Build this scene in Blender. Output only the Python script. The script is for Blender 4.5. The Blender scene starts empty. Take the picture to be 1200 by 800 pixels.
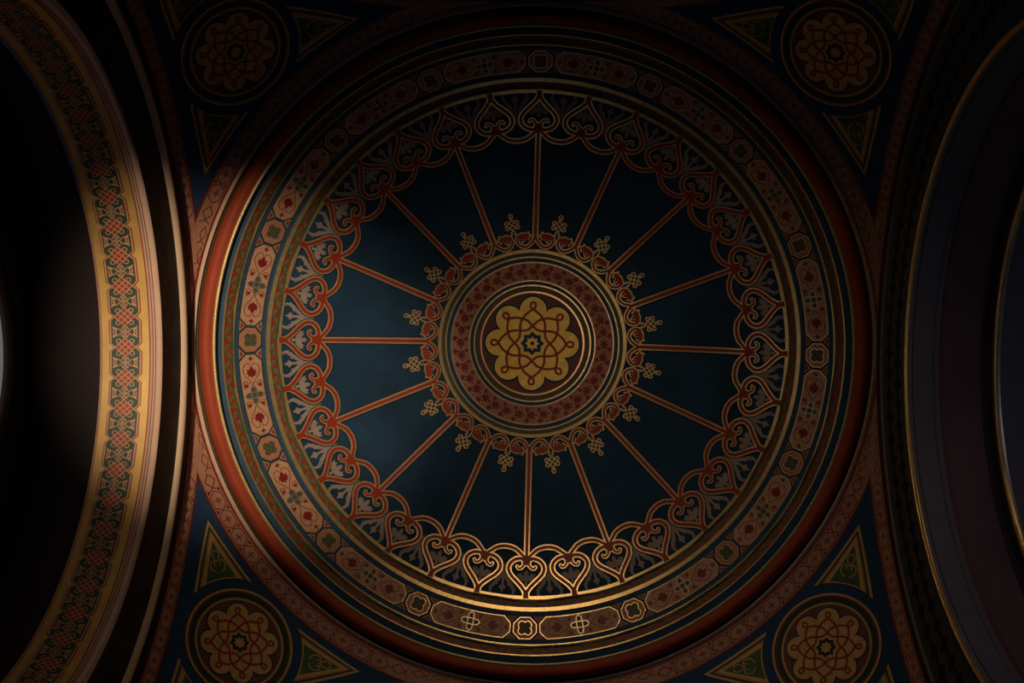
import bpy, math, random
from math import sin, cos, pi, sqrt, atan2, hypot
from mathutils import Vector, Matrix
from mathutils.geometry import delaunay_2d_cdt
random.seed(7)
SC = bpy.context.scene
COL = SC.collection
F = 1276.76                       # focal length in pixels of a 1200 px wide frame
R = 3.142                         # half span of the crossing
ZS = 6.828                        # springing height of the arches
CAPR, CAPZ = 4.136, 7.016         # saucer dome: sphere radius and centre height
TH0 = 0.0232                      # the painted scheme of the dome is turned a little against the arches

# ------------------------------------------------------------------ materials
def lin(c):
    return tuple((x/12.92 if x <= .04045 else ((x+.055)/1.055)**2.4) for x in c)
MATS = {}
def mat(name, rgb, rough=.6, metal=0., var=.12, scale=9., spec=.4, bump=.15, emit=None):
    m = bpy.data.materials.new(name); m.use_nodes = True
    nt = m.node_tree; N = nt.nodes; L = nt.links
    b = N['Principled BSDF']
    b.inputs['Roughness'].default_value = rough
    b.inputs['Metallic'].default_value = metal
    b.inputs['Specular IOR Level'].default_value = spec
    tc = N.new('ShaderNodeTexCoord')
    n = N.new('ShaderNodeTexNoise'); n.inputs['Scale'].default_value = scale
    n.inputs['Detail'].default_value = 6; n.inputs['Roughness'].default_value = .62
    L.new(tc.outputs['Object'], n.inputs['Vector'])
    r = N.new('ShaderNodeValToRGB')
    c = rgb
    r.color_ramp.elements[0].position = .3; r.color_ramp.elements[1].position = .72
    r.color_ramp.elements[0].color = tuple(x*(1-var) for x in c)+(1,)
    r.color_ramp.elements[1].color = tuple(min(1, x*(1+var)) for x in c)+(1,)
    L.new(n.outputs['Fac'], r.inputs['Fac']); L.new(r.outputs['Color'], b.inputs['Base Color'])
    n2 = N.new('ShaderNodeTexNoise'); n2.inputs['Scale'].default_value = 60
    n2.inputs['Detail'].default_value = 3
    L.new(tc.outputs['Object'], n2.inputs['Vector'])
    bp = N.new('ShaderNodeBump'); bp.inputs['Strength'].default_value = bump; bp.inputs['Distance'].default_value = .01
    L.new(n2.outputs['Fac'], bp.inputs['Height']); L.new(bp.outputs['Normal'], b.inputs['Normal'])
    if emit:
        b.inputs['Emission Color'].default_value = tuple(emit[:3])+(1,)
        b.inputs['Emission Strength'].default_value = emit[3]
    MATS[name] = m
    return m
mat('night_blue', (.017, .046, .082), .8, var=.32, scale=1.7, spec=.12)
mat('blue', (.034, .070, .115), .75, var=.15, spec=.15)
mat('deep_blue', (.024, .060, .120), .75, var=.15, spec=.15)
mat('outline', (.010, .010, .012), .6)
mat('red', (.29, .030, .005), .5, var=.15)
mat('dark_red', (.20, .014, .009), .5, var=.15)
mat('torus_red', (.34, .056, .022), .6, var=.14, scale=3, spec=.2)
mat('gilt', (.88, .60, .25), .30, .72, var=.16, scale=14)
mat('gilt_line', (.92, .62, .31), .29, .70, var=.10)
mat('shaded_gold', (.60, .36, .12), .5, .25, var=.2, scale=16)  # darker copy of gold_leaf, the corners' dim light put into the colour
mat('lip_gold', (.60, .44, .19), .42, .6)
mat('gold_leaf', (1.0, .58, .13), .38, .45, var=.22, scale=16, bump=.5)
mat('ochre', (.56, .34, .095), .55, .15, var=.14, scale=5)
mat('cream', (.66, .46, .29), .6, var=.08, scale=4)
mat('pink_stone', (.60, .39, .27), .6, var=.10, scale=4)
mat('tan', (.50, .27, .135), .6, var=.10)
mat('cart_tan', (.50, .27, .15), .6, var=.1)
mat('rose_tan', (.43, .20, .115), .6, var=.12)
mat('salmon', (.42, .16, .08), .6, var=.1)
mat('border_ground', (.16, .105, .05), .6, var=.2, scale=20)
mat('olive', (.085, .080, .035), .6, var=.25, scale=30)
mat('green', (.050, .095, .035), .6, var=.2)
mat('dark_green', (.030, .052, .030), .6, var=.2)
mat('grey_brown', (.30, .225, .18), .6, var=.15)
mat('knot_tan', (.62, .46, .26), .32, .65)
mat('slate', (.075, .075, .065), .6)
mat('slate_blue', (.07, .075, .10), .6)
mat('maroon', (.16, .045, .032), .6)
mat('black_band', (.032, .025, .021), .7, var=.85, scale=4)
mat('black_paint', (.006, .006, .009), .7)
mat('groove_shade', (.060, .040, .016), .6)
mat('vault_brown', (.16, .080, .062), .7, var=.2, scale=1.5)
mat('interlace_red', (.30, .022, .008), .55)
mat('lattice_red', (.28, .034, .014), .6)
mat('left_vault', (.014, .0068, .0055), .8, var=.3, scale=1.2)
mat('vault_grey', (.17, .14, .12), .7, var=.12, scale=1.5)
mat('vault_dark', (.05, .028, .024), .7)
mat('pane', (.25, .23, .23), .35, emit=(.42, .38, .385, .30))

# ------------------------------------------------------------------ surfaces
def px2r(rho):                    # radius on the saucer dome that shows at rho pixels from its axis
    r = rho/127.
    for _ in range(30):
        z = CAPZ+sqrt(max(CAPR**2-r*r, .01)); r = rho*z/F
    return r
_tab = [px2r(i) for i in range(0, 400)]
def rr(rho):
    i = min(int(rho), 398); t = rho-i
    return _tab[i]*(1-t)+_tab[i+1]*t
def cap(r, th, h=0.):
    z = sqrt(CAPR**2-r*r); k = (CAPR-h)/CAPR
    return Vector((r*cos(th)*k, r*sin(th)*k, CAPZ+z*k))
def DC(x, y, h):                  # dome, flat pixel coordinates round the axis
    return cap(rr(hypot(x, y)), atan2(y, x), h)
def DP(rho0):                     # dome, polar: x = pixels along the ring at rho0, y = radius
    return lambda x, y, h: cap(rr(y), x/rho0, h)
E1 = Vector((1, 1, 1)).normalized()
A1 = Vector((1, -2, 1)).normalized()
B1 = Vector((1, 0, -1)).normalized()
SR = R*sqrt(2)
def rotE(v, k):
    return Matrix.Rotation(k*2*pi/3, 3, E1) @ v
def PN(k=0):                      # pendentive: tangent plane coordinates at its middle
    a, b = rotE(A1, k), rotE(B1, k)
    def f(x, y, h):
        d = (E1+(a*x+b*y)/SR).normalized()*(SR-h)
        return Vector((d.x, d.y, d.z+ZS))
    return f

# ------------------------------------------------------------------ mesh building
class Geo:
    def __init__(s): s.v = []; s.f = []
    def strip(s, rows, wrap=False):
        b = len(s.v); n = len(rows[0])
        for r in rows: s.v += r
        for i in range(len(rows)-1+(1 if wrap else 0)):
            for j in range(n-1):
                a = b+i*n+j; c = b+((i+1) % len(rows))*n+j
                s.f.append((a, a+1, c+1, c))
    def stroke(s, M, pts, w, h, closed=False, seg=3., base=0., taper=None):
        P = [Vector(p) for p in pts]
        Q = []; T = []
        n = len(P); tot = 0.
        for i in range(n if closed else n-1):
            a, b = P[i], P[(i+1) % n]; d = (b-a).length
            k = max(1, int(math.ceil(d/seg)))
            for q in range(k): Q.append(a.lerp(b, q/k))
        if not closed: Q.append(P[-1])
        m = len(Q); rows = []
        for i, q in enumerate(Q):
            if closed: a, b = Q[i-1], Q[(i+1) % m]
            else: a, b = Q[max(i-1, 0)], Q[min(i+1, m-1)]
            d1 = (q-a); d2 = (b-q)
            if d1.length < 1e-9: d1 = d2
            if d2.length < 1e-9: d2 = d1
            d1.normalize(); d2.normalize()
            t = d1+d2
            if t.length < 1e-6: t = d1
            t.normalize(); k = 1/max(.5, t.dot(d1))
            ww = w*k*.5
            if taper: ww *= taper(i/(m-1))
            nx, ny = -t.y*ww, t.x*ww
            rows.append([M(q.x-nx, q.y-ny, base), M(q.x-nx, q.y-ny, h), M(q.x+nx, q.y+ny, h), M(q.x+nx, q.y+ny, base)])
        s.strip(rows, closed)
        return s
    def fill(s, M, poly, h, cell=6., base=0.):
        P = []
        n = len(poly)
        for i in range(n):
            a, b = Vector(poly[i]), Vector(poly[(i+1) % n])
            k = max(1, int(math.ceil((b-a).length/cell)))
            for q in range(k): P.append(a.lerp(b, q/k))
        ns = len(P)
        x0 = min(p.x for p in P); x1 = max(p.x for p in P); y0 = min(p.y for p in P); y1 = max(p.y for p in P)
        def inside(x, y):
            c = False
            for i in range(ns):
                a, b = P[i], P[i-1]
                if (a.y > y) != (b.y > y) and x < (b.x-a.x)*(y-a.y)/(b.y-a.y)+a.x: c = not c
            return c
        pts = list(P); x = x0+cell*.5
        while x < x1:
            y = y0+cell*.5
            while y < y1:
                if inside(x, y) and min((Vector((x, y))-q).length for q in P) > cell*.35: pts.append(Vector((x, y)))
                y += cell
            x += cell
        vs, es, fs, *_ = delaunay_2d_cdt(pts, [], [list(range(ns))], 1, 1e-5)
        b = len(s.v)
        s.v += [M(v.x, v.y, h) for v in vs]
        s.f += [tuple(b+i for i in f) for f in fs]
        rows = [[M(p.x, p.y, h), M(p.x, p.y, base)] for p in P]
        s.strip(rows, True)
        return s
    def disc(s, M, cx, cy, r, h, n=14, cell=99, base=0.):
        return s.fill(M, [(cx+r*cos(2*pi*i/n), cy+r*sin(2*pi*i/n)) for i in range(n)], h, cell, base)
    def ring(s, M, cx, cy, r, w, h, n=24, base=0.):
        return s.stroke(M, [(cx+r*cos(2*pi*i/n), cy+r*sin(2*pi*i/n)) for i in range(n)], w, h, True, 99, base)
    def build(s, name, m, parent=None, origin=None, smooth=False):
        me = bpy.data.meshes.new(name)
        o = origin if origin is not None else Vector((0, 0, 0))
        me.from_pydata([tuple(v-o) for v in s.v], [], s.f); me.update()
        me.materials.append(MATS[m])
        if smooth:
            for p in me.polygons: p.use_smooth = True
        ob = bpy.data.objects.new(name, me); COL.objects.link(ob)
        if parent: ob.parent = parent
        elif origin is not None: ob.location = o
        return ob
def cr(pts, n=6, closed=False):   # smooth curve through points
    P = [Vector(p) for p in pts]; out = []; m = len(P)
    for i in range(m if closed else m-1):
        g = (lambda k: P[k % m]) if closed else (lambda k: P[max(0, min(m-1, k))])
        a, b, c, d = g(i-1), g(i), g(i+1), g(i+2)
        for j in range(n):
            t = j/n
            out.append(.5*((2*b)+(c-a)*t+(2*a-5*b+4*c-d)*t*t+(3*b-a-3*c+d)*t**3))
    if not closed: out.append(P[-1])
    return [(v.x, v.y) for v in out]
def tag(o, label, cat=None, group=None, kind=None):
    if label: o['label'] = label
    if cat: o['category'] = cat
    if group: o['group'] = group
    if kind: o['kind'] = kind
    return o
def thing(name, origin, label, cat, group=None):
    o = bpy.data.objects.new(name, None); o.empty_display_size = .1; COL.objects.link(o)
    o.location = origin
    return tag(o, label, cat, group)
def dup(root, dth, label, axis_pt=None):
    """copy of a thing and its parts turned by dth about the dome's vertical axis"""
    def cp(o, par):
        c = o.copy(); COL.objects.link(c)
        if par: c.parent = par
        for ch in o.children: cp(ch, c)
        return c
    c = cp(root, None)
    c.location = Matrix.Rotation(dth, 3, 'Z') @ Vector(root.location)
    c.rotation_euler = (0, 0, root.rotation_euler.z+dth)
    c['label'] = label
    return c
def clock(th):                    # picture angle (clockwise from the right) as a clock-hand position
    h = (3+th*6/pi) % 12
    m = int(round(h*60)) % 720
    hh = m//60 or 12
    return '%d:%02d' % (hh, m % 60)

# ------------------------------------------------------------------ dome shell (setting)
g = Geo(); rows = []
for j in range(192):
    th = 2*pi*j/192
    rows.append([cap(rr(366.)*i/40, th) for i in range(41)])
g.strip(rows, True)
shell = g.build('ceiling', 'night_blue', smooth=True)
tag(shell, 'dark night-blue saucer dome ceiling inside the ring of hearts', 'ceiling', kind='structure')

# ------------------------------------------------------------------ rings
def polar_ring(rho0, rho1, h, name, m, parent=None, n=256, base=0.):
    g = Geo(); rows = []
    for j in range(n):
        th = 2*pi*j/n
        rows.append([cap(rr(rho0), th, base), cap(rr(rho0), th, h), cap(rr((rho0+rho1)/2), th, h), cap(rr(rho1), th, h), cap(rr(rho1), th, base)])
    g.strip(rows, True)
    return g.build(name, m, parent)
def trefoil(g, M, x, y, s, dirn, h, base=0.):
    # red flower sitting on one edge of a border: dirn +-1 points its head
    pts = [(-5.6, 0), (5.6, 0), (5.2, 2.2), (3.0, 2.8), (2.4, 3.8), (3.0, 5.2), (0, 7.6), (-3.0, 5.2), (-2.4, 3.8), (-3.0, 2.8), (-5.2, 2.2)]
    g.fill(M, [(x+a*s, y+b*s*dirn) for a, b in pts], h, 99, base)
def border_ring(name, label, ra, rb, count, wa, wb, s):
    """a zigzag border with flowers between two gilt rings"""
    t = thing(name, (0, 0, 0), label, 'border')
    polar_ring(ra-.2, rb+.2, .002, 'ground', 'border_ground', t)
    a = polar_ring(ra-wa, ra, .014, 'gilt_edge', 'gilt', t); polar_ring(rb, rb+wb, .014, 'gilt_edge', 'gilt', t)
    rm = (ra+rb)/2; M = DP(rm); per = 2*pi*rm/count
    gz = Geo(); pts = []
    for i in range(count):
        for k, (u, v) in enumerate([(0, -.27), (.18, -.3), (.26, 0), (.35, .0), (.45, .27), (.63, .3), (.76, 0), (.85, 0)]):
            pts.append(((i+u+.06)*per, rm+v*(rb-ra)))
    gz.stroke(M, pts, 1.7, .005, True, 99); gz.build('green_zigzag', 'green', t)
    gf = Geo()
    for i in range(count):
        trefoil(gf, M, (i+.80)*per, ra+.1, s, 1, .006); trefoil(gf, M, (i+.30)*per, rb-.1, s, -1, .006)
    gf.build('red_flowers', 'red', t)
    return t
border_ring('border_ring', 'narrow green and red zigzag border between two gilt rings, just outside the hearts', 300., 309.3, 96, 4., 4.6, .80)
border_ring('border_ring', 'outermost green and red zigzag border between two thin gilt lines, outside the cartouches', 353.9, 364.3, 112, 1.6, 1.6, .95)
o = polar_ring(314., 352.3, .0012, 'cartouche_band', 'blue'); tag(o, 'blue band carrying the sixteen long cartouches and octagons', 'band')

# lip and mouldings round the dome: revolved profiles (r, z)
def revolve(prof, name, m, parent=None, n=256):
    g = Geo()
    g.strip([[Vector((r*cos(2*pi*j/n), r*sin(2*pi*j/n), z)) for r, z in prof] for j in range(n)], True)
    return g.build(name, m, parent, smooth=True)
def pr(rho, z): return (rho*z/F, z)
r0 = rr(365.9)
t = thing('ring_moulding', (0, 0, 0), 'big round red moulding with gilt inner lip that rims the painted dome', 'moulding')
zc0 = cap(r0, 0).z
revolve([(r0-.004, zc0), (2.934, 9.985)], 'blue_fillet', 'blue', t)
revolve([(2.934, 9.985), (pr(373.4, 9.925)[0]+.012, 9.965), pr(373.4, 9.925)], 'shadow_gap', 'blue', t)
revolve([pr(373.4, 9.925), pr(374.2, 9.915), pr(376, 9.912), pr(377.6, 9.918)], 'gilt_lip', 'lip_gold', t)
z0 = 9.918
a = pr(377.6, z0); b = pr(393.3, 9.955)
arc = []
for i in range(13):
    u = i/12
    arc.append((a[0]+(b[0]-a[0])*u, a[1]+(b[1]-a[1])*u-.045*sin(pi*u)))
revolve(arc, 'red_roll', 'torus_red', t)
revolve([b, pr(394, 9.99), pr(396.2, 10.0), pr(397, 9.975)], 'shade_toned_groove', 'groove_shade', t)  # slope of the cream bead, its shade put into the dark colour
revolve([pr(397, 9.975), pr(397.6, 9.958), pr(398.6, 9.951), pr(399.6, 9.958), (R-.004, 9.97)], 'cream_bead', 'cream', t)

# ------------------------------------------------------------------ rosette medallions
def rosette(M, root, S, full, origin):
    """eight-lobed gold rosette with red interlace; S scales one pixel of the drawing"""
    K = lambda pts: [(x*S, y*S) for x, y in pts]
    def circ(r, n=64): return [(r*cos(2*pi*i/n), r*sin(2*pi*i/n)) for i in range(n)]
    def B(g, name, m): return g.build(name, m, root, origin)
    cell = 7*S; hh = S if not full else S*.0
    Hs = HS if full else HP
    B(Geo().fill(M, K(circ(60.5)), Hs[1], cell), 'field', 'maroon')
    def lobes(c, rad, cut):
        pts = []
        for k in range(8):
            for i in range(-9, 10):
                an = i/9*cut
                x, y = c+rad*cos(an), rad*sin(an)
                t = k*pi/4
                pts.append((x*cos(t)-y*sin(t), x*sin(t)+y*cos(t)))
        return pts
    def lobe(c, rad):             # neighbouring lobes meet in a sharp cusp
        lo, hi = .5, 2.2; tn = math.tan(pi/8)
        for _ in range(30):
            m = (lo+hi)/2
            if rad*sin(m) < (c+rad*cos(m))*tn: lo = m
            else: hi = m
        return lobes(c, rad, lo)
    B(Geo().fill(M, K(lobe(39.3, 18.6)), Hs[2], cell), 'lobe_slate_edge', 'slate_blue')  # slate-blue painted line round the black outline
    B(Geo().fill(M, K(lobe(39.3, 17.3)), Hs[3], cell), 'lobe_outline', 'outline')
    B(Geo().fill(M, K(lobe(39.3, 15.6)), Hs[4], cell), 'gold_rosette', 'gold_leaf' if full else 'shaded_gold')
    g = Geo()
    hb = [(40.2, 67.5), (35.6, 55.5), (31.6, 46.0), (27.6, 36.3), (23.6, 29.0), (20.6, 22.5), (18.0, 12.5), (16.9, 0)]
    hb = hb+[(r_, -a) for r_, a in hb[-2::-1]]
    for k in range(8):
        t = k*pi/4+pi/8
        pts = [(r_*cos(t+math.radians(a)), r_*sin(t+math.radians(a))) for r_, a in hb]
        g.stroke(M, K(cr(pts, 4)), 2.7*S, Hs[5]+.0001*k, False, 99)
        t = k*pi/4
        tear = [(39.6, 0), (42.0, 2.2), (45.0, 3.3), (47.6, 2.4), (48.6, 0), (47.6, -2.4), (45.0, -3.3), (42.0, -2.2)]
        g.stroke(M, K([(x*cos(t)-y*sin(t), x*sin(t)+y*cos(t)) for x, y in tear]), 2.5*S, Hs[5]+.0009, True, 99)
    B(g, 'red_interlace', 'interlace_red')
    def star(ro, ri, off=0):
        return [((ro if i % 2 == 0 else ri)*cos(off+i*pi/8), (ro if i % 2 == 0 else ri)*sin(off+i*pi/8)) for i in range(16)]
    B(Geo().fill(M, K(star(15.2, 12.0)), Hs[5]+.0022, cell), 'pale_star_edge', 'gold_leaf' if full else 'shaded_gold')
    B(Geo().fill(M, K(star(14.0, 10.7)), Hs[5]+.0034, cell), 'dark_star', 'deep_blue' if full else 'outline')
    B(Geo().fill(M, K(star(8.6, 5.7)), Hs[5]+.0046, cell), 'gold_star', 'gold_leaf' if full else 'shaded_gold')
    if full: B(Geo().disc(M, 0, 0, 2.3*S, Hs[5]+.0058, 14), 'centre_hole', 'black_paint')
HS = [0, .012, .014, .016, .018, .020]
HP = [0, .006, .008, .0095, .011, .0135]

def MC(x, y, h):
    r_ = hypot(x, y)
    return cap(rr(r_), atan2(y, x)+TH0, h)
apex = cap(0, 0)
med = thing('central_medallion', apex, 'large round medallion with gold eight-lobed rosette at the crown of the dome', 'medallion')
def mring(a, b, h, name, m):
    g = Geo(); rows = []
    for j in range(160):
        th = 2*pi*j/160
        rows.append([cap(rr(a), th, 0), cap(rr(a), th, h), cap(rr(b), th, h), cap(rr(b), th, 0)])
    g.strip(rows, True)
    return g.build(name, m, med, apex)
mring(106.9, 110.8, .022, 'outer_gilt_ring', 'gilt')
mring(102, 107.2, .008, 'olive_ring', 'olive'); mring(100.6, 102.2, .013, 'gilt_line', 'gilt_line')
mring(95.8, 100.9, .008, 'blue_ring', 'blue'); mring(94.6, 96.0, .012, 'gilt_line', 'gilt_line')
mring(74, 94.9, .007, 'rose_band', 'rose_tan'); mring(73, 74.2, .012, 'gilt_line', 'gilt_line')
mring(68.8, 73.2, .008, 'blue_ring', 'blue'); mring(67.4, 69, .013, 'gilt_line', 'gilt_line')
mring(62.4, 67.6, .008, 'olive_ring', 'olive'); mring(61.2, 62.6, .012, 'red_line', 'red'); mring(59.4, 61.3, .018, 'gilt_line', 'gilt_line')
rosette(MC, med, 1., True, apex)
g = Geo(); M = DP(84.); per = 2*pi*84/36
for i in range(36):
    x = i*per
    leaf = [(-5.5, 0), (-2.2, -1.0), (-3.6, -4.6), (-.4, -3.0), (1.5, -6.2), (2.4, -2.6), (6.4, -3.6), (4.6, 0), (6.4, 3.6), (2.4, 2.6), (1.5, 6.2), (-.4, 3.0), (-3.6, 4.6), (-2.2, 1.0)]
    g.fill(M, [(x+a*1.05, 84.3+b) for a, b in leaf], .011, 99)
    g.fill(M, [(x-7.2, 84.3), (x-5.2, 83), (x-3.4, 84.3), (x-5.2, 85.6)], .011, 99)
    for sg, ro in ((1, 91.0), (-1, 78.0)):
        y = ro
        s_ = 2.3 if sg > 0 else 2.0
        g.fill(M, [(x+5.6+s_*a, y+s_*b) for a, b in [(-1.3, -.7), (-.2, -.9), (.3, -1.5), (.8, -.6), (1.7, 0), (.8, .6), (.3, 1.5), (-.2, .9), (-1.3, .7), (-.9, 0)]], .011, 99)
        g.disc(M, x-1.9, y+sg*1.3, .8, .011, 6)
o = g.build('red_leaf_garland', 'dark_red', med, apex)

# ------------------------------------------------------------------ ribs (16)
def angs(n, off=0.): return [2*pi*(i+off)/n for i in range(n)]
def rotM(th):                     # flat dome drawing turned by th
    c, s_ = cos(th), sin(th)
    return lambda x, y, h: DC(x*c-y*s_, x*s_+y*c, h)
M0 = rotM(TH0)
org = M0(186, 0, 0)
rib = thing('rib', org, '', 'rib', 'ribs fanning out between the medallion and the hearts')
for nm, mm, w, h in (('dark_outline', 'outline', 10.0, .005), ('gilt_edge', 'gilt_line', 7.4, .010), ('red_stripe', 'red', 3.5, .014)):
    Geo().stroke(M0, [(121.5, 0), (251, 0)], w, h, seg=8, taper=lambda u: 1-.08*u).build(nm, mm, rib, org)
def make_copies(root, n, lab, th_off=0.):
    for i in range(n):
        th = 2*pi*i/n
        if i == 0: root['label'] = lab(th+th_off)
        else: dup(root, th, lab(th+th_off))
make_copies(rib, 16, lambda th: 'gold-edged red rib pointing to %s on the dome as on a clock face' % clock(th))

# ------------------------------------------------------------------ hearts (32)
half = [(296.5, 0.2), (291, 1.4), (285, 5.4), (279, 11.2), (273.5, 16.6), (268.5, 20.0), (262.8, 21.0), (257.6, 18.8), (253.8, 14.2), (252.2, 8.5), (252.8, 3.4), (255.5, 1.2)]
vol = [(252.8, 5.0), (256.5, 3.0), (260.4, 3.6), (263.2, 6.2), (263.8, 9.4), (261.6, 10.8)]
def both(pts): return pts, [(x, -y) for x, y in pts]
org = M0(272, 0, 0)
heart = thing('heart_scroll', org, '', 'heart scroll', 'heart scrolls round the rim of the dome')
for nm, mm, w, h, wv in (('dark_outline', 'outline', 8.8, .0055, 6.8), ('gilt_edge', 'gilt_line', 6.7, .0105, 5.0), ('red_band', 'red', 3.3, .0145, 2.2)):
    g = Geo()
    for pts in both(half): g.stroke(M0, cr(pts, 5), w, h, seg=9)
    for pts in both(vol):
        g.stroke(M0, cr(pts, 5), wv, h+.0006, seg=9, taper=lambda u: 1.15-.35*u)
        g.disc(M0, pts[-1][0], pts[-1][1], wv*.46, h+.0008, 10)
    if nm != 'dark_outline':
        e = 0 if nm == 'gilt_edge' else 1.2
        g.fill(M0, [(247.5+e, 0), (250.5, 4.6-e), (254.5, 5.2-e), (259.5-e, 4.0-e*.7), (261.8-e, 0), (259.5-e, -4.0+e*.7), (254.5, -5.2+e), (250.5, -4.6+e)], h+.001, 99)
        g.fill(M0, [(299, 4.6-e), (299, -4.6+e), (292, -4.0+e), (288.5, 0), (292, 4.0-e)], h+.0008, 99)
    g.build(nm, mm, heart, org)
leafh = [(287.5, 0), (284.6, 1.0), (283.8, 2.6), (281.0, 1.8), (278.6, 1.4), (278.4, 3.4), (280.4, 5.0), (278.2, 6.2), (279.0, 8.6), (276.0, 8.6), (275.2, 11.4), (272.6, 10.2), (269.4, 10.6), (270.6, 7.8), (268.2, 6.4), (271.4, 4.6), (271.6, 2.2), (268.2, 2.6), (266.4, 1.2), (264.8, 0)]
leafp = leafh+[(x, -y) for x, y in leafh[-2:0:-1]]
g = Geo().fill(M0, leafp, .004, 9); g.build('palmette_leaf', 'grey_brown', heart, org)
def hlab(th):
    k = round(th/(2*pi)*32) % 32
    if k % 2 == 0: return 'red heart scroll at the outer end of the rib pointing to %s' % clock(th)
    return 'red heart scroll midway between the ribs pointing to %s and %s' % (clock(th-pi/16), clock(th+pi/16))
make_copies(heart, 32, hlab)

# scalloped arcs linking neighbouring hearts (32)
Ma = rotM(TH0+pi/32)
hA = pi/32
def pol(r_, a): return (r_*cos(a), r_*sin(a))
arcp = [pol(251.5, -hA*.93), pol(246.5, -hA*.72), pol(241.2, -hA*.42), pol(239.2, 0), pol(241.2, hA*.42), pol(246.5, hA*.72), pol(251.5, hA*.93)]
org = Ma(240, 0, 0)
sc_ = thing('scallop_arc', org, '', 'scallop arc', 'scalloped arcs linking the hearts')
for nm, mm, w, h in (('dark_outline', 'outline', 8.4, .0050), ('gilt_edge', 'gilt_line', 6.6, .0100), ('red_band', 'red', 3.2, .0140)):
    Geo().stroke(Ma, cr(arcp, 5), w, h, seg=9, taper=lambda u: .86+.14*sin(pi*u)).build(nm, mm, sc_, org)
def between32(th):
    a = clock(th-pi/32 if round((th-pi/32)/(2*pi)*32) % 2 == 0 else th+pi/32)
    return a
def slab(th):                     # th = rotation of the copy, the arc lies pi/32 clockwise of it
    k = round(th/(2*pi)*32) % 32
    if k % 2 == 0: return 'scalloped red arc just clockwise of the outer end of the rib pointing to %s' % clock(th)
    return 'scalloped red arc just anticlockwise of the outer end of the rib pointing to %s' % clock(th+pi/16)
make_copies(sc_, 32, slab)

# acanthus sprays between hearts (32)
org = Ma(277, 0, 0)
sp = thing('leaf_spray', org, '', 'leaf spray', 'pale leaf sprays between the hearts')
bodyh = [(257, 0), (262.6, .9), (262.9, 0), (263.4, 2.0), (267, 4.2), (271, 4.4), (275.5, 2.2), (280, 1.3), (284.2, 1.5), (286.2, 3.8), (288, 4.2), (289.4, 1.9), (293.8, 0)]
g = Geo().fill(Ma, bodyh+[(x, -y) for x, y in bodyh[-2:0:-1]], .004, 9)
for s_ in (1, -1):
    g.stroke(Ma, cr([(268.5, 2.8*s_), (275, 3.9*s_), (280.5, 7.2*s_), (285, 11.2*s_), (289, 13.6*s_), (293, 13.8*s_), (295, 11.6*s_)], 4), 3.8, .0042, seg=9, taper=lambda u: .55+.75*sin(pi*min(1, u*1.05))*(1.1-u*.6))
    for bx, by in ((278.5, 6.6), (283, 10.6), (287.5, 14.0)):
        g.fill(Ma, [(bx-2.6, (by-1.6)*s_), (bx+1.6, (by+.2)*s_), (bx+.6, (by+3.0)*s_)], .0044, 9)
    g.fill(Ma, [(281, 6.4*s_), (285.5, 9.2*s_), (284.4, 5.6*s_)], .0044, 9)
g.build('acanthus_leaf', 'grey_brown', sp, org)
def splab(th):
    k = round(th/(2*pi)*32) % 32
    if k % 2 == 0: return 'pale acanthus spray just clockwise of the heart that ends the rib pointing to %s' % clock(th)
    return 'pale acanthus spray just anticlockwise of the heart that ends the rib pointing to %s' % clock(th+pi/16)
make_copies(sp, 32, splab)

# ------------------------------------------------------------------ curled scrolls round the medallion (32)
for sgn, side_w in ((1, 'clockwise'), (-1, 'anticlockwise')):
    S_ = lambda pts: [(x, y*sgn) for x, y in pts]
    stem = [(130, .4), (125, .6), (120.8, 2.6), (116.6, 5.6), (113.8, 9.6), (113.4, 14.0), (115.4, 18.0), (119.0, 20.6), (123.6, 20.8), (127.0, 18.6)]
    org = M0(121, 11*sgn, 0)
    cs = thing('curled_scroll', org, '', 'curled scroll', 'curled leaf scrolls round the central medallion')
    leaf = [(120.5, 19.0), (123.5, 21.0), (127.2, 19.6), (129.6, 15.5), (129.2, 11.6), (131.0, 8.4), (128.0, 7.4), (126.4, 4.6), (124.2, 7.4), (121.4, 8.8), (123.4, 11.0), (120.8, 12.2), (118.4, 14.2), (119.8, 15.8), (121.6, 14.8), (122.2, 16.6)]
    cxy = (124.8, 13.4)
    grow = lambda k: [(cxy[0]+(x-cxy[0])*k, cxy[1]+(y-cxy[1])*k) for x, y in leaf]
    for nm, mm, w, h, k in (('dark_outline', 'outline', 6.6, .0040, 1.3), ('gilt_edge', 'gilt_line', 5.3, .0100, 1.2), ('red_stem_and_leaf', 'red', 2.6, .0138, .9)):
        g = Geo().stroke(M0, cr(S_(stem), 4), w, h, seg=6)
        g.fill(M0, S_(grow(k)), h+.0006, 99)
        g.build(nm, mm, cs, org)
    make_copies(cs, 16, lambda th: 'curled red leaf scroll, %s side, inner end of the rib pointing to %s' % (side_w, clock(th)))

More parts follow.
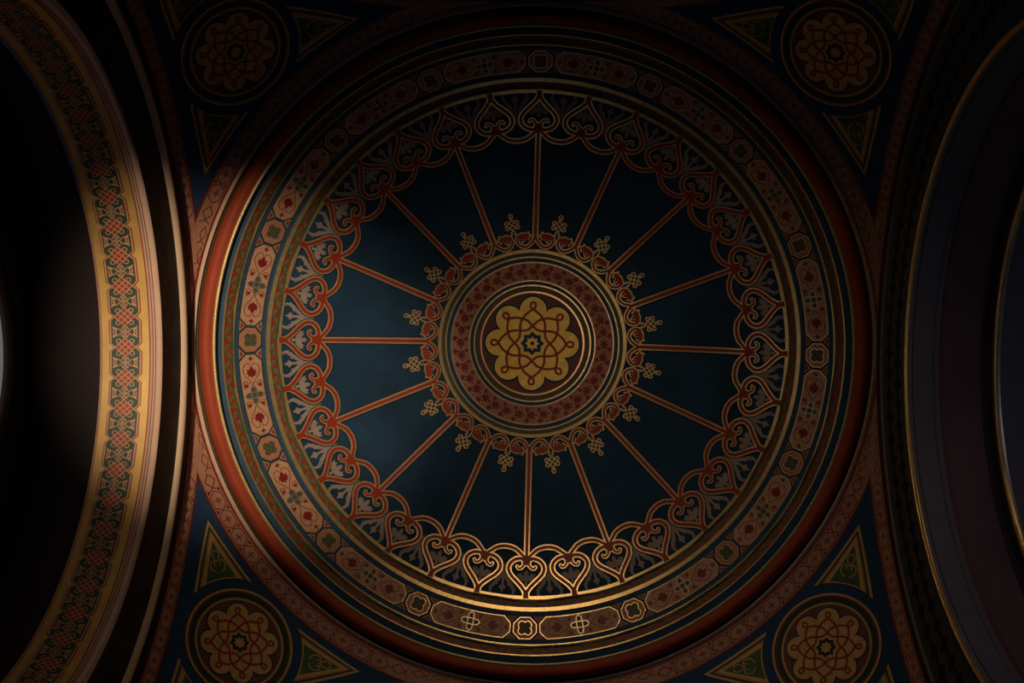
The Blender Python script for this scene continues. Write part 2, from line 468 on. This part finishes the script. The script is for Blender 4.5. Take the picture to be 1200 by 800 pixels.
# knot finials (16)
Mk = rotM(TH0+pi/16)
org = Mk(141, 0, 0)
kn = thing('knot_finial', org, '', 'knot', 'gilt knots between the ribs')
def rr45(x, y, cx=141.5):         # drawing frame turned 45 degrees
    return (cx+(x-y)*.7071, (x+y)*.7071)
for nm, mm, w, h in (('dark_outline', 'outline', 3.6, .0035), ('gilt_cord', 'gilt_line', 1.75, .0085)):
    g = Geo()
    d = 4.5
    for s1 in (0, 1):             # a cord that runs to and fro three times, and its mirror image
        cap_ = lambda a0, b0, sg: [(a0+sg*d*.5*1.15*sin(pi*i/8), b0+d*.5-d*.5*cos(pi*i/8)) for i in range(9)]
        pts = [(7.8, -d)]+[(-d*.75+(x+d*.75), y) for x, y in cap_(-d*1.28, -d, -1)]+cap_(d*1.28, 0, 1)+[(-8.6, d)]
        if s1: pts = [(-b, -a) for a, b in pts]
        g.stroke(Mk, [rr45(a, b, 140.8) for a, b in pts], w, h+.0003*s1, False, 99)
    g.ring(Mk, 151.8, 0, 2.1, w, h, 14)
    for s_ in (1, -1): g.stroke(Mk, [(131.9, 3.0*s_), (130.2, 1.6*s_), (127.6, 3.0*s_)], w, h, False, 99)
    g.build(nm, mm, kn, org)
make_copies(kn, 16, lambda th: 'small gilt lattice knot between the ribs pointing to %s and %s' % (clock(th), clock(th+pi/8)))

# ------------------------------------------------------------------ cartouches and octagons (16 each)
RM = 333.
def MPol(off):
    c = off
    return lambda x, y, h: cap(rr(RM+y), x/RM+c, h)
Mo = MPol(TH0); org = Mo(0, 0, 0)
oc = thing('octagon_panel', org, '', 'octagon panel', 'octagon panels in the cartouche band')
def octo(hw, hh, c): return [(-hw, -hh+c), (-hw+c, -hh), (hw-c, -hh), (hw, -hh+c), (hw, hh-c), (hw-c, hh), (-hw+c, hh), (-hw, hh-c)]
Geo().fill(Mo, octo(15.2, 14.0, 8.2), .003, 8).build('outline', 'outline', oc, org)
Geo().fill(Mo, octo(14.2, 13.0, 7.8), .005, 8).build('pale_edge', 'gilt_line', oc, org)
Geo().fill(Mo, octo(13.1, 11.9, 7.3), .007, 8).build('salmon_field', 'salmon', oc, org)
def quat(r1, d): 
    pts = []
    for k in range(4):
        t = pi/4+k*pi/2
        cx, cy = d*cos(t), d*sin(t)
        for i in range(-5, 6):
            an = t+i/5*1.75
            pts.append((cx+r1*cos(an), cy+r1*sin(an)))
    return pts
Geo().fill(Mo, quat(5.0, 5.0), .009, 8).build('quatrefoil_edge', 'gilt_line', oc, org)
Geo().fill(Mo, quat(4.0, 4.8), .011, 8).build('quatrefoil', 'olive', oc, org)
for sx in (-1, 1):
    for sy in (-1, 1):
        tri = lambda k: [(sx*(16.3+a), sy*(13.0-b)) for a, b in [(-6.0+k*1.7, 0+k*.7), (6.0-k*1.7, 0+k*.7), (0, 6.2-k*1.7)]]
        f = Geo().fill(Mo, tri(0), .004, 99).build('corner_triangle', 'tan', oc, org)
        Geo().fill(Mo, tri(1), .006, 99).build('red_inlay', 'red', f, org)
make_copies(oc, 16, lambda th: 'octagon panel with quatrefoil in the cartouche band beyond the rib pointing to %s' % clock(th))

Mc = MPol(TH0+pi/16); org = Mc(0, 0, 0)
ca = thing('cartouche', org, '', 'cartouche', 'long cartouches in the cartouche band')
LW = 65.4-17.2
Geo().fill(Mc, octo(LW+1, 14.2, 8.4), .003, 8).build('outline', 'outline', ca, org)
Geo().fill(Mc, octo(LW, 13.2, 8), .005, 8).build('pale_edge', 'gilt_line', ca, org)
Geo().fill(Mc, octo(LW-1., 12.2, 7.6), .007, 8).build('tan_field', 'cart_tan', ca, org)
for s_ in (-1, 1):
    g = Geo()
    cx = 27*s_
    fl = [(0, 7.6), (1.8, 4.8), (4.6, 5.0), (4.2, 2.4), (7.2, 1.2), (4.8, -.8), (6.0, -3.8), (2.8, -3.2), (1.2, -7.4)]
    fl = [(a*.95, b*.9) for a, b in fl]; fl = fl+[(-a, b) for a, b in fl[::-1]][0:-1]
    g.fill(Mc, [(cx+b*s_*-1, a) for a, b in fl], .0095, 99)
    hp = [(cx-s_*16, 0), (cx-s_*9, 3.5), (cx-s_*2, 8.5), (cx+s_*5, 9.6), (cx+s_*10, 6.6), (cx+s_*10.5, 2.6), (cx+s_*7.5, 1.0)]
    for q in both(hp): g.stroke(Mc, cr(q, 5), .75, .009, seg=9)
    g.build('red_heart_motif', 'dark_red', ca, org)
    g = Geo()
    x = 43.2*s_
    g.fill(Mc, [(x-3.6, 0), (x-1, 1), (x, 3.6), (x+1, 1), (x+3.6, 0), (x+1, -1), (x, -3.6), (x-1, -1)], .0095, 99)
    g.build('red_diamond', 'dark_red', ca, org)
    for sy in (-1, 1):
        g = Geo(); xx = 11.5*s_
        g.fill(Mc, [(xx-2.6, 8.2*sy), (xx-.6, 9.4*sy), (xx+2.8, 9.0*sy), (xx+2.0, 6.4*sy), (xx-.4, 5.2*sy), (xx-.8, 7.0*sy)], .0095, 99)
        g.stroke(Mc, cr([(xx-3, 9.8*sy), (xx+4, 10.4*sy), (xx+5, 6.5*sy), (xx+1.5, 4.4*sy)], 4), .7, .009, seg=9)
        g.build('red_sprig', 'dark_red', ca, org)
oval = [(-11.2, 0), (-8.6, 2.9), (-4, 3.5), (4, 3.5), (8.6, 2.9), (11.2, 0), (8.6, -2.9), (4, -3.5), (-4, -3.5), (-8.6, -2.9)]
oval2 = [(b, a) for a, b in oval]
Geo().fill(Mc, oval, .0095, 9).fill(Mc, oval2, .0099, 9).build('knot_fill', 'slate', ca, org)
Geo().stroke(Mc, oval, 1.3, .0115, True, 9).stroke(Mc, oval2, 1.3, .0119, True, 9).build('knot_cord', 'knot_tan', ca, org)
make_copies(ca, 16, lambda th: 'long tan cartouche in the outer band between the octagons at %s and %s' % (clock(th), clock(th+pi/8)))

# ------------------------------------------------------------------ pendentives
WC, WA = .136, .090
def P_circle(phi, d, h=0.):       # d = depth below the top circle
    z = R-d; r_ = sqrt(2*R*R-z*z); k = (SR-h)/SR
    return Vector((r_*cos(phi)*k, r_*sin(phi)*k, ZS+z*k))
def P_arch(ax, al, d, h=0.):      # al from the crown; ax 0: arch in plane x = R, 1: plane y = R
    x = R-d; r_ = sqrt(2*R*R-x*x); k = (SR-h)/SR
    y, z = r_*sin(al), r_*cos(al)
    return Vector((x*k, y*k, ZS+z*k)) if ax == 0 else Vector((y*k, x*k, ZS+z*k))
def wid(f, kind):                 # usable width fraction of a band before it meets its neighbour
    lo, hi = 0., 1.
    def ok(u):
        v = f(u); x, y, z = R-v.x, R-v.y, R-(v.z-ZS)
        fx, fy, fz = x/WA, y/WA, z/WC
        if kind == 'c': return fz <= min(fx, fy)+1e-4
        if kind == 'x': return fx <= min(fy, fz)+1e-4
        return fy <= min(fx, fz)+1e-4
    if ok(1.): return 1.
    for _ in range(22):
        m = (lo+hi)/2
        if ok(m): lo = m
        else: hi = m
    return lo
BANDS = [('c', lambda s_, u, h=0.: P_circle(s_, u*WC, h), .0, pi/2),
         ('x', lambda s_, u, h=0.: P_arch(0, s_, u*WA, h), .0, pi/2*.985),
         ('y', lambda s_, u, h=0.: P_arch(1, s_, u*WA, h), .0, pi/2*.985)]
def band_geo(kind, f, s0, s1, u0, u1, h, n=120):
    g = Geo(); rows = []
    for i in range(n+1):
        s_ = s0+(s1-s0)*i/n
        w = wid(lambda u: f(s_, u), kind)
        a, b = u0, min(u1, w)
        if b <= a+1e-4: b = a+1e-4
        rows.append([f(s_, a, 0), f(s_, a, h), f(s_, (a+b)/2, h), f(s_, b, h), f(s_, b, 0)])
    g.strip(rows)
    return g
pend = thing('pendentive', (0, 0, 0), '', 'pendentive', 'pendentives in the corners under the dome')
g = Geo(); rows = []              # whole curved triangle, fitted between circle and the two arches
n = 48
for i in range(n+1):
    al = (pi/2*.985)*i/n
    a = P_arch(0, al, 0); b = P_arch(1, al, 0)
    rows.append([])
    va = Vector((a.x, a.y, a.z-ZS)).normalized(); vb = Vector((b.x, b.y, b.z-ZS)).normalized()
    om = va.angle(vb) if (va-vb).length > 1e-6 else 0
    z = a.z-ZS
    r_ = sqrt(2*R*R-z*z)
    p0, p1 = atan2(a.y, a.x), atan2(b.y, b.x)
    for j in range(n+1):
        ph = p0+(p1-p0)*j/n
        rows[-1].append(Vector((r_*cos(ph), r_*sin(ph), ZS+z)))
g.strip(rows)
g.build('blue_field', 'deep_blue', pend, smooth=True)
for kind, f, s0, s1 in BANDS:
    nm = 'circle_band' if kind == 'c' else 'arch_band'
    o = band_geo(kind, f, s0, s1, 0, 1, .002).build(nm, 'rose_tan', pend)
    band_geo(kind, f, s0, s1, .0, .09, .004).build('red_line', 'dark_red', o)
    band_geo(kind, f, s0, s1, .91, 1., .004).build('red_line', 'dark_red', o)
    # hexagons with crosses and crossed ties
    N = 26 if kind == 'c' else 25
    g = Geo(); g2 = Geo()
    for i in range(N):
        sc = (i+.5)*(pi/2)/N; st = (pi/2)/N
        fine = min(wid(lambda u: f(sc-st*.5, u), kind), wid(lambda u: f(sc+st*.5, u), kind))
        if fine < .97:
            if fine > .22:        # squeezed part: small tied lozenges
                Mb = lambda x, y, h: f(sc+x*st, .5*fine+y*fine, h)
                g.stroke(Mb, [(-.35, 0), (0, .28), (.35, 0), (0, -.28)], .055, .0045, True, 9)
                g.stroke(Mb, [(-.35, 0), (-.5, .3)], .05, .0045, False, 9); g.stroke(Mb, [(-.35, 0), (-.5, -.3)], .05, .0045, False, 9)
            continue
        Mb = lambda x, y, h: f(sc+x*st, .5+y, h)
        w = .05
        g.stroke(Mb, [(-.5, 0), (-.27, -.33), (.27, -.33), (.5, 0)], w, .0045, False, 9)
        g.stroke(Mb, [(-.5, 0), (-.27, .33), (.27, .33), (.5, 0)], w, .0045, False, 9)
        g.stroke(Mb, [(-.17, 0), (.17, 0)], .07, .0045, False, 9); g.stroke(Mb, [(0, -.2), (0, .2)], .055, .0045, False, 9)
        for sy in (-1, 1):
            g2.fill(Mb, [(.5-.13, .35*sy), (.5+.13, .35*sy), (.5, .19*sy)], .0045, 9)
    g.build('cross_pattern', 'maroon', o); 
    if g2.f: g2.build('red_dots', 'dark_red', o)
corner = {0: 'lower right', 1: 'lower left', 2: 'upper left', 3: 'upper right'}
pend['label'] = 'blue pendentive with cross-patterned borders in the %s corner' % corner[0]
for k in (1, 2, 3): dup(pend, k*pi/2, 'blue pendentive with cross-patterned borders in the %s corner' % corner[k])

# corner medallions
MP = PN(0)
c0 = MP(0, 0, 0)
cm = thing('corner_medallion', c0, '', 'medallion', 'round medallions on the pendentives')
SM = .50/65.
def tring(a, b, h, nm, mm):
    g = Geo(); rows = []
    for j in range(96):
        t = 2*pi*j/96
        rows.append([MP(a*SM*cos(t), a*SM*sin(t), 0), MP(a*SM*cos(t), a*SM*sin(t), h), MP(b*SM*cos(t), b*SM*sin(t), h), MP(b*SM*cos(t), b*SM*sin(t), 0)])
    g.strip(rows, True); return g.build(nm, mm, cm, c0)
tring(62.4, 65, .008, 'outer_gilt_ring', 'ochre'); tring(61, 62.6, .006, 'red_line', 'dark_red')
tring(53.5, 61.2, .005, 'dark_ring', 'dark_green'); tring(51.4, 53.7, .008, 'inner_gilt_ring', 'ochre')
g = Geo()
for j in range(72):
    t = 2*pi*j/72
    g.disc(MP, 57.3*SM*cos(t), 57.3*SM*sin(t), 1.8*SM, .0075, 6)
g.build('beading', 'outline', cm, c0)
rt = -atan2(1, 1)                 # turn the rosette so its lobes follow the walls
def MPr(x, y, h):
    a = pi/6
    return MP(x*cos(a)-y*sin(a), x*sin(a)+y*cos(a), h)
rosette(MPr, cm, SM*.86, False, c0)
cm['label'] = 'round gold rosette medallion on the lower right pendentive'
for k in (1, 2, 3): dup(cm, k*pi/2, 'round gold rosette medallion on the %s pendentive' % corner[k])

# triangular panels, three on each pendentive
def tri_shape(k):                 # k shrinks it; the base bends round the medallion
    tip = 1.165-k*2.6
    bx, by = .515+k*.9, .288-k*1.75
    pts = [(tip, 0)]
    n_ = 8
    rad = hypot(bx, by)
    a = atan2(by, bx)
    for i in range(n_+1):
        t = a-2*a*i/n_
        pts.append((rad*cos(t), rad*sin(t)))
    return pts
TR = [(2, 'between the medallion and the arch'), ]
def make_tri(k3, quad, label):
    Mt = PN(k3); o0 = Mt(.72, 0, 0)
    t = thing('triangular_panel', o0, label, 'triangular panel', 'triangular panels round the corner medallions')
    for nm, mm, k, h in (('ochre_border', 'ochre', 0, .004), ('dark_green_line', 'dark_green', .020, .006), ('red_ochre_line', 'salmon', .038, .008),
                         ('ochre_line', 'ochre', .050, .0095), ('green_field', 'green', .078, .011)):
        Geo().fill(Mt, tri_shape(k), h, .12).build(nm, mm, t, o0)
    g = Geo()
    for s_ in (-1, 1):
        g.stroke(Mt, cr([(.66, .02*s_), (.70, .07*s_), (.76, .065*s_), (.77, .03*s_), (.73, .03*s_)], 4), .010, .0125, seg=.05)
        g.stroke(Mt, cr([(.76, .0), (.82, .035*s_), (.87, .02*s_), (.86, .008*s_)], 4), .009, .0125, seg=.05)
    g.build('scrollwork', 'ochre', t, o0)
    t.location = Matrix.Rotation(quad*pi/2, 3, 'Z') @ o0
    t.rotation_euler = (0, 0, quad*pi/2)
# tips: k3 = 0 points to the corner between circle and arch x ; find others by rotation
tips = {k: PN(k)(1.165, 0, 0) for k in range(3)}
for k3 in range(3):
    tp = tips[k3]
    if tp.z > 8.5:
        along_x = tp.x > tp.y     # narrow tip beside the side arch (left/right) or beside the top/bottom arch
        for q in range(4):
            # after a quarter turn the roles swap
            side = along_x if q % 2 == 0 else not along_x
            make_tri(k3, q, 'triangular green panel %s the round medallion on the %s pendentive' %
                     (('below' if 'upper' in corner[q] else 'above') if side else ('left of' if 'right' in corner[q] else 'right of'), corner[q]))
    else:
        for q in range(4):
            make_tri(k3, q, 'partly cut off triangular panel in the outermost corner of the %s pendentive' % corner[q])

# ------------------------------------------------------------------ arches
def sweep(prof, name, m, parent, closed=False, leg=1.6, smooth=False):
    """profile of (X, radius) swept over the half circle of an arch in a plane X = const, with short legs below the springing"""
    g = Geo(); rows = []
    prof = [(q[0], q[1], q[2] if len(q) > 2 else ZS) for q in prof]
    for i in range(-4, 0): rows.append([Vector((x, -r_, c+leg*i/4)) for x, r_, c in prof])
    for i in range(97):
        al = -pi/2+pi*i/96
        rows.append([Vector((x, r_*sin(al), c+r_*cos(al))) for x, r_, c in prof])
    for i in range(1, 5): rows.append([Vector((x, r_, c-leg*i/4)) for x, r_, c in prof])
    g.strip(rows)
    return g.build(name, m, parent, smooth=smooth)
def AM(x0, r0, x1, r1, zc=ZS):           # flat drawing on a soffit: x = metres along, y = 0..1 across
    def f(x, y, h):
        X = x0+(x1-x0)*y; q = r0+(r1-r0)*y-h; al = x/((r0+r1)/2)
        return Vector((X, q*sin(al), zc+q*cos(al)))
    return f
def AF(X, r0, r1):                # flat drawing on an arch's vertical face
    def f(x, y, h):
        q = r0+(r1-r0)*y; al = x/((r0+r1)/2)
        return Vector((X-h, q*sin(al), ZS+q*cos(al)))
    return f
def lozenges(root, X, r0, r1, mm, nrow=2):
    g = Geo(); Mf = AF(X, r0, r1)
    n_ = 46; st = pi*(r0+r1)/2/n_
    for i in range(-n_//2, n_//2+1):
        for j in range(nrow):
            y = (j+.5)/nrow; x = (i+(.5 if j % 2 else 0))*st
            g.fill(Mf, [(x-st*.42, y), (x-st*.12, y-.10), (x, y-.22), (x+st*.12, y-.10), (x+st*.42, y), (x+st*.12, y+.10), (x, y+.22), (x-st*.12, y+.10)], .006, 9)
            g.fill(Mf, [(x+st*.5-st*.07, y), (x+st*.5, y-.07), (x+st*.5+st*.07, y), (x+st*.5, y+.07)], .006, 9)
    return g.build('dark_ornament', mm, root)

# left arch (built on +X, turned half round)
la = thing('arch', (0, 0, 0), 'left arch with cream mouldings and a gold soffit painted with red knot lattice', 'arch', 'arches round the crossing')
sweep([(R+.004, R+.03), (R-.004, R-.01), (3.150, 2.99), (3.140, 2.935)], 'dark_reveal', 'black_band', la)
sweep([(3.140, 2.935), (3.118, 2.93), (3.100, 2.912), (3.100, 2.885), (3.116, 2.865), (3.145, 2.857)], 'cream_moulding', 'cream', la, smooth=True)
sweep([(3.145, 2.857), (3.165, 2.70)], 'black_face', 'black_band', la)
sweep([(3.165, 2.70), (3.165, 2.42)], 'black_face', 'black_band', la)
Z3, Z4 = 6.90, 6.95
sweep([(3.165, 2.42, 6.87), (3.176, 2.405, 6.89), (3.192, 2.38, Z3), (3.235, 2.375, 6.925), (3.306, 2.405, Z4)], 'pink_moulding', 'pink_stone', la)
for xx, rq, cq in ((3.238, 2.3755, 6.926), (3.272, 2.390, 6.938)):
    sweep([(xx-.003, rq+.01, cq), (xx-.003, rq-.004, cq), (xx+.003, rq-.004, cq), (xx+.003, rq+.01, cq)], 'red_line', 'maroon', la)
sweep([(3.303, 2.405, Z4), (3.303, 2.399, Z4), (3.312, 2.399, Z4), (3.312, 2.405, Z4)], 'red_line', 'red', la)
sweep([(3.306, 2.405, Z4), (3.695, 2.31, Z4)], 'gold_soffit', 'ochre', la)
sweep([(3.686, 2.315, Z4), (3.686, 2.305, Z4), (3.70, 2.300, Z4), (3.70, 2.32, Z4)], 'red_line', 'rose_tan', la)
x0, r0_, x1, r1_ = 3.378, 2.3875, 3.622, 2.328
Mk_ = AM(x0, r0_, x1, r1_, Z4)
NK = 28; st = pi*2.36/NK
W0 = x1-x0
def K2(x, y): return (x, .5+y/W0)  # metres to soffit frame
gb = Geo(); ge = []; gr = Geo(); gt = Geo(); gl_ = Geo(); gn_ = Geo()
for i in range(-NK//2, NK//2):
    c = (i+.5)*st
    wv = W0*.5
    def hexa(k, e): 
        q = wv-k
        return [(-st/2-.001, -q+.035), (-st/2+.035, -q), (st/2-.035, -q), (st/2+.001, -q+.035), (st/2+.001, q-.035), (st/2-.035, q), (-st/2+.035, q), (-st/2-.001, q-.035)]
    T = lambda pts: [K2(c+a, b) for a, b in pts]
    gr.fill(Mk_, T(hexa(-.008, 0)), .003, .09)
    gt.fill(Mk_, T(hexa(0, 0)), .005, .09)
    gb.fill(Mk_, T(hexa(.012, 0)), .007, .09)
    # lattice diamond centred on the joint c - st/2
    d0 = c-st/2
    Q = lambda u, v: K2(d0+(u-v)*.7071, (u+v)*.7071)
    s3 = .0375; ge.append(Geo())
    for u in (-1, 0, 1):
        for v in (-1, 0, 1):
            cu, cv = u*s3, v*s3; b_ = .0150
            ge[-1].fill(Mk_, [Q(cu-b_, cv-b_), Q(cu+b_, cv-b_), Q(cu+b_, cv+b_), Q(cu-b_, cv+b_)], .011, 9)
    for u in (-1.5, -.5, .5, 1.5):
        e = .105 if abs(u) > 1 else .058
        for sw in (0, 1):
            p, q = (u*s3, -e), (u*s3, e)
            if sw: p, q = p[::-1], q[::-1]
            A_, B_ = Q(*p), Q(*q)
            n2 = 6
            # width must be set in metres: draw as quad
            w_ = .0036
            if sw == 0: quad = [Q(u*s3-w_, -e), Q(u*s3+w_, -e), Q(u*s3+w_, e), Q(u*s3-w_, e)]
            else: quad = [Q(-e, u*s3-w_), Q(-e, u*s3+w_), Q(e, u*s3+w_), Q(e, u*s3-w_)]
            gl_.fill(Mk_, quad, .0125, 9)
    for sx in (-1, 1):
        for sy in (-1, 1):
            cx_, cy_ = d0+sx*.053, sy*.053
            ringp = []
            n3 = 10
            for q in range(n3):
                t1, t2 = 2*pi*q/n3, 2*pi*(q+1)/n3
                gl_.fill(Mk_, [K2(cx_+.0215*cos(t1), cy_+.0215*sin(t1)), K2(cx_+.0215*cos(t2), cy_+.0215*sin(t2)), K2(cx_+.0140*cos(t2), cy_+.0140*sin(t2)), K2(cx_+.0140*cos(t1), cy_+.0140*sin(t1))], .0120, 9)
    # small diamond in the middle of each panel, its cords running out to a palmette on either side
    for sx in (-1, 1):
        for sy in (-1, 1):
            gl_.fill(Mk_, T([(sx*a_, sy*b_) for a_, b_ in [(-.050, -.022), (-.046, -.027), (.034, .053), (.030, .058)]]), .0122, 9)
    gl_.fill(Mk_, T([(-.012, 0), (0, .012), (.012, 0), (0, -.012)]), .0118, 9)
    for sy in (-1, 1):
        pm = [(0, .066), (-.006, .073), (-.022, .062), (-.030, .055), (-.046, .088), (-.056, .100), (-.034, .098), (-.020, .090), (-.012, .100), (0, .094), (.012, .100), (.020, .090), (.034, .098), (.056, .100), (.046, .088), (.030, .055), (.022, .062), (.006, .073)]
        gl_.fill(Mk_, T([(a_*.95, sy*b_) for a_, b_ in pm]), .0116, 9)
        gn_.fill(Mk_, T([(a_, sy*b_) for a_, b_ in [(-.026, .085), (-.018, .074), (0, .083), (.018, .074), (.026, .085), (0, .090)]]), .0130, 9)
o = gr.build('knot_band', 'red', la)
gt.build('pale_edge', 'tan', o); gb.build('green_ground', 'dark_green', o); 
for q in ge: q.build('red_lattice', 'lattice_red', o)
gl_.build('pale_cords', 'tan', o); gn_.build('palmette_veins', 'maroon', o)
la.rotation_euler = (0, 0, pi); la.location.y = -.03

# right, top and bottom arches share one shape: black patterned face, gilt bead, grey and brown soffit
def other_arch(rot, label):
    t = thing('arch', (0, 0, 0), label, 'arch', 'arches round the crossing')
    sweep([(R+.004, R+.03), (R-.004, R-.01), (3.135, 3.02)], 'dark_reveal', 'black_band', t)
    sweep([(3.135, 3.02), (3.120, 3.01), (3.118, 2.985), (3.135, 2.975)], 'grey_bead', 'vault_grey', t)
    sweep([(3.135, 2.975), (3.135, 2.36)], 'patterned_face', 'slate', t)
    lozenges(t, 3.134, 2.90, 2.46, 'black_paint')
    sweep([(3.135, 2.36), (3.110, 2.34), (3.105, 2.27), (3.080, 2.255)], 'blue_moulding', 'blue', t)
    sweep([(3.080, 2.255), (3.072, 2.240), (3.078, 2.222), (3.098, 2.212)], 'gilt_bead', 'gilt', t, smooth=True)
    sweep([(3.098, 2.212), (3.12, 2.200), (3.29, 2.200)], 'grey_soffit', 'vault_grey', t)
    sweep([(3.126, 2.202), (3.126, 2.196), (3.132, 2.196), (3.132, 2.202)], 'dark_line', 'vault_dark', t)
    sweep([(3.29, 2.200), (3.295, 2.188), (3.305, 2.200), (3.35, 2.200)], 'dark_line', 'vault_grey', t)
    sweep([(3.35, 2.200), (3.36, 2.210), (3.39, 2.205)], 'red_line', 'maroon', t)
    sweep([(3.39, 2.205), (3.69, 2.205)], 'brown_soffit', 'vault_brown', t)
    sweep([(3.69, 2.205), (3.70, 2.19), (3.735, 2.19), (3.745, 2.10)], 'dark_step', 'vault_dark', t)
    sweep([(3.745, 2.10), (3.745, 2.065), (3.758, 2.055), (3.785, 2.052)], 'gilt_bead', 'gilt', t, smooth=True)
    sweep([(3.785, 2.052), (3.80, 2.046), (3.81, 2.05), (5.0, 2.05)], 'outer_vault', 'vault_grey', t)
    t.rotation_euler = (0, 0, rot)
    return t
other_arch(0, 'right arch in deep shade with patterned black face and two thin gilt beads')
other_arch(-pi/2, 'arch whose dark crown just touches the top of the picture')
other_arch(pi/2, 'arch whose crown passes just below the bottom of the picture')

# left bay: vault, end wall and round-headed window
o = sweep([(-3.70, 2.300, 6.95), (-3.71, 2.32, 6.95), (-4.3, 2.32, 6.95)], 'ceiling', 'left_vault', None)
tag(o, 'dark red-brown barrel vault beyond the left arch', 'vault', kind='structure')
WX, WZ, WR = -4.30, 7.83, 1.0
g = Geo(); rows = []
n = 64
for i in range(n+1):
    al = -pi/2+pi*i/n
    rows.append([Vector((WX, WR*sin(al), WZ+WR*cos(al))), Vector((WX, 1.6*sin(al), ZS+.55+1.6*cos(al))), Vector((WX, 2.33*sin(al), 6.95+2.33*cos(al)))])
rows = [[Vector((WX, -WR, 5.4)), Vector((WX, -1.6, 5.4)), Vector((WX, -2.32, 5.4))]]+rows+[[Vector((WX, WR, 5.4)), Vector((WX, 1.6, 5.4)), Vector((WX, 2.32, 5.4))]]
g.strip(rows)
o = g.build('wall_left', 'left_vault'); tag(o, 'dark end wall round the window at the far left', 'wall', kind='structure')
wf = Geo(); rows = []
def wprof(x, r_):
    out = [Vector((x, -r_, 5.4))]+[Vector((x, r_*sin(-pi/2+pi*i/48), WZ+r_*cos(-pi/2+pi*i/48))) for i in range(49)]+[Vector((x, r_, 5.4))]
    return out
def wsweep(prof, nm, mm, par=None):
    g = Geo(); cols = [wprof(x, r_) for x, r_ in prof]
    g.strip([[c[i] for c in cols] for i in range(len(cols[0]))])
    return g.build(nm, mm, par)
win = bpy.data.objects.new('window_1', None); COL.objects.link(win)
tag(win, 'pale grey round-headed window at the far left edge', 'window', kind='structure')
wsweep([(-4.30, 1.0), (-4.28, 1.0), (-4.27, 1.04), (-4.30, 1.05)], 'window_frame', 'vault_dark', win)
wsweep([(-4.30, 1.16), (-4.27, 1.17), (-4.27, 1.20), (-4.30, 1.21)], 'window_moulding', 'left_vault', win)
g = Geo()
pts = wprof(-4.36, 1.06)
c = Vector((-4.36, 0, 6.6)); b = len(g.v); g.v += pts+[c]
for i in range(len(pts)-1): g.f.append((i, i+1, len(pts)))
g.build('pane', 'pane', win)
wsweep([(-4.30, 1.0), (-4.37, 1.07)], 'reveal', 'vault_dark', win)

# ------------------------------------------------------------------ camera
def rot3(rx, ry, rz):
    return Matrix.Rotation(rz, 3, 'Z') @ Matrix.Rotation(ry, 3, 'Y') @ Matrix.Rotation(rx, 3, 'X')
Rf = rot3(.0407, .0144, .0043)
cam = bpy.data.cameras.new('camera'); co = bpy.data.objects.new('camera', cam); COL.objects.link(co)
cam.sensor_width = 36; cam.lens = F/1200*36; cam.clip_end = 200; cam.clip_start = .05
Mx = Rf.transposed() @ Matrix(((1, 0, 0), (0, -1, 0), (0, 0, -1)))
co.matrix_world = Matrix.Translation((-.0465, -.4719, 0)) @ Mx.to_4x4()
SC.camera = co

# ------------------------------------------------------------------ light
def spot(name, loc, aim, power, color, size, blend, rad):
    l = bpy.data.lights.new(name, 'SPOT'); l.energy = power; l.color = color
    l.spot_size = size; l.spot_blend = blend; l.shadow_soft_size = rad
    o = bpy.data.objects.new(name, l); COL.objects.link(o); o.location = loc
    o.rotation_euler = (Vector(aim)-Vector(loc)).to_track_quat('-Z', 'Y').to_euler()
    return o
def area(name, loc, aim, power, color, sx, sy, spread=180):
    l = bpy.data.lights.new(name, 'AREA'); l.energy = power; l.color = color; l.shape = 'RECTANGLE'
    l.size = sx; l.size_y = sy; l.spread = math.radians(spread)
    o = bpy.data.objects.new(name, l); COL.objects.link(o); o.location = loc
    o.rotation_euler = (Vector(aim)-Vector(loc)).to_track_quat('-Z', 'Y').to_euler()
    return o
spot('side_lamp', (-3.1, -2.0, 1.8), (-2.66, .02, 9.6), 2500, (1, .80, .60), math.radians(25), 1., .08)
spot('crown_fill', (-.9, .9, 1.5), (-.28, .42, 11), 135, (1, .80, .56), math.radians(27), 1., .3)  # added fill that makes the central medallion glow, not a known lamp
area('entrance_window_light', (0, -6.5, 4.6), (.1, 1.7, 10.3), 17, (1, .74, .46), 4.2, 1.4, 70)
area('left_window_light', (-6.5, 0, 4.4), (1.8, 0, 10.3), 1.9, (1, .92, .70), 3.2, 1.4, 90)
area('chancel_window_light', (0, 6.5, 4.4), (0, -1.8, 10.3), .6, (1, 1, .80), 2.6, 1.2, 90)
area('right_window_light', (6.5, 1.0, 3.5), (-1, 0, 10), 4, (.45, .60, 1), 2.5, 2.5)
area('aisle_cool_fill', (4.6, -2.2, 3.2), (4.4, 2.9, 8.0), 4, (.30, .42, 1), 1.2, 1.2, 90)  # added cool fill for the blue tone on the right arch soffit
w = bpy.data.worlds.new('world'); SC.world = w; w.use_nodes = True
w.node_tree.nodes['Background'].inputs[0].default_value = (.25, .40, 1, 1)
w.node_tree.nodes['Background'].inputs[1].default_value = .010
SC.view_settings.view_transform = 'Standard'
try: SC.view_settings.look = 'None'
except Exception: pass
SC.view_settings.exposure = 0
SC.view_settings.gamma = 1
SC.view_settings.use_curve_mapping = False
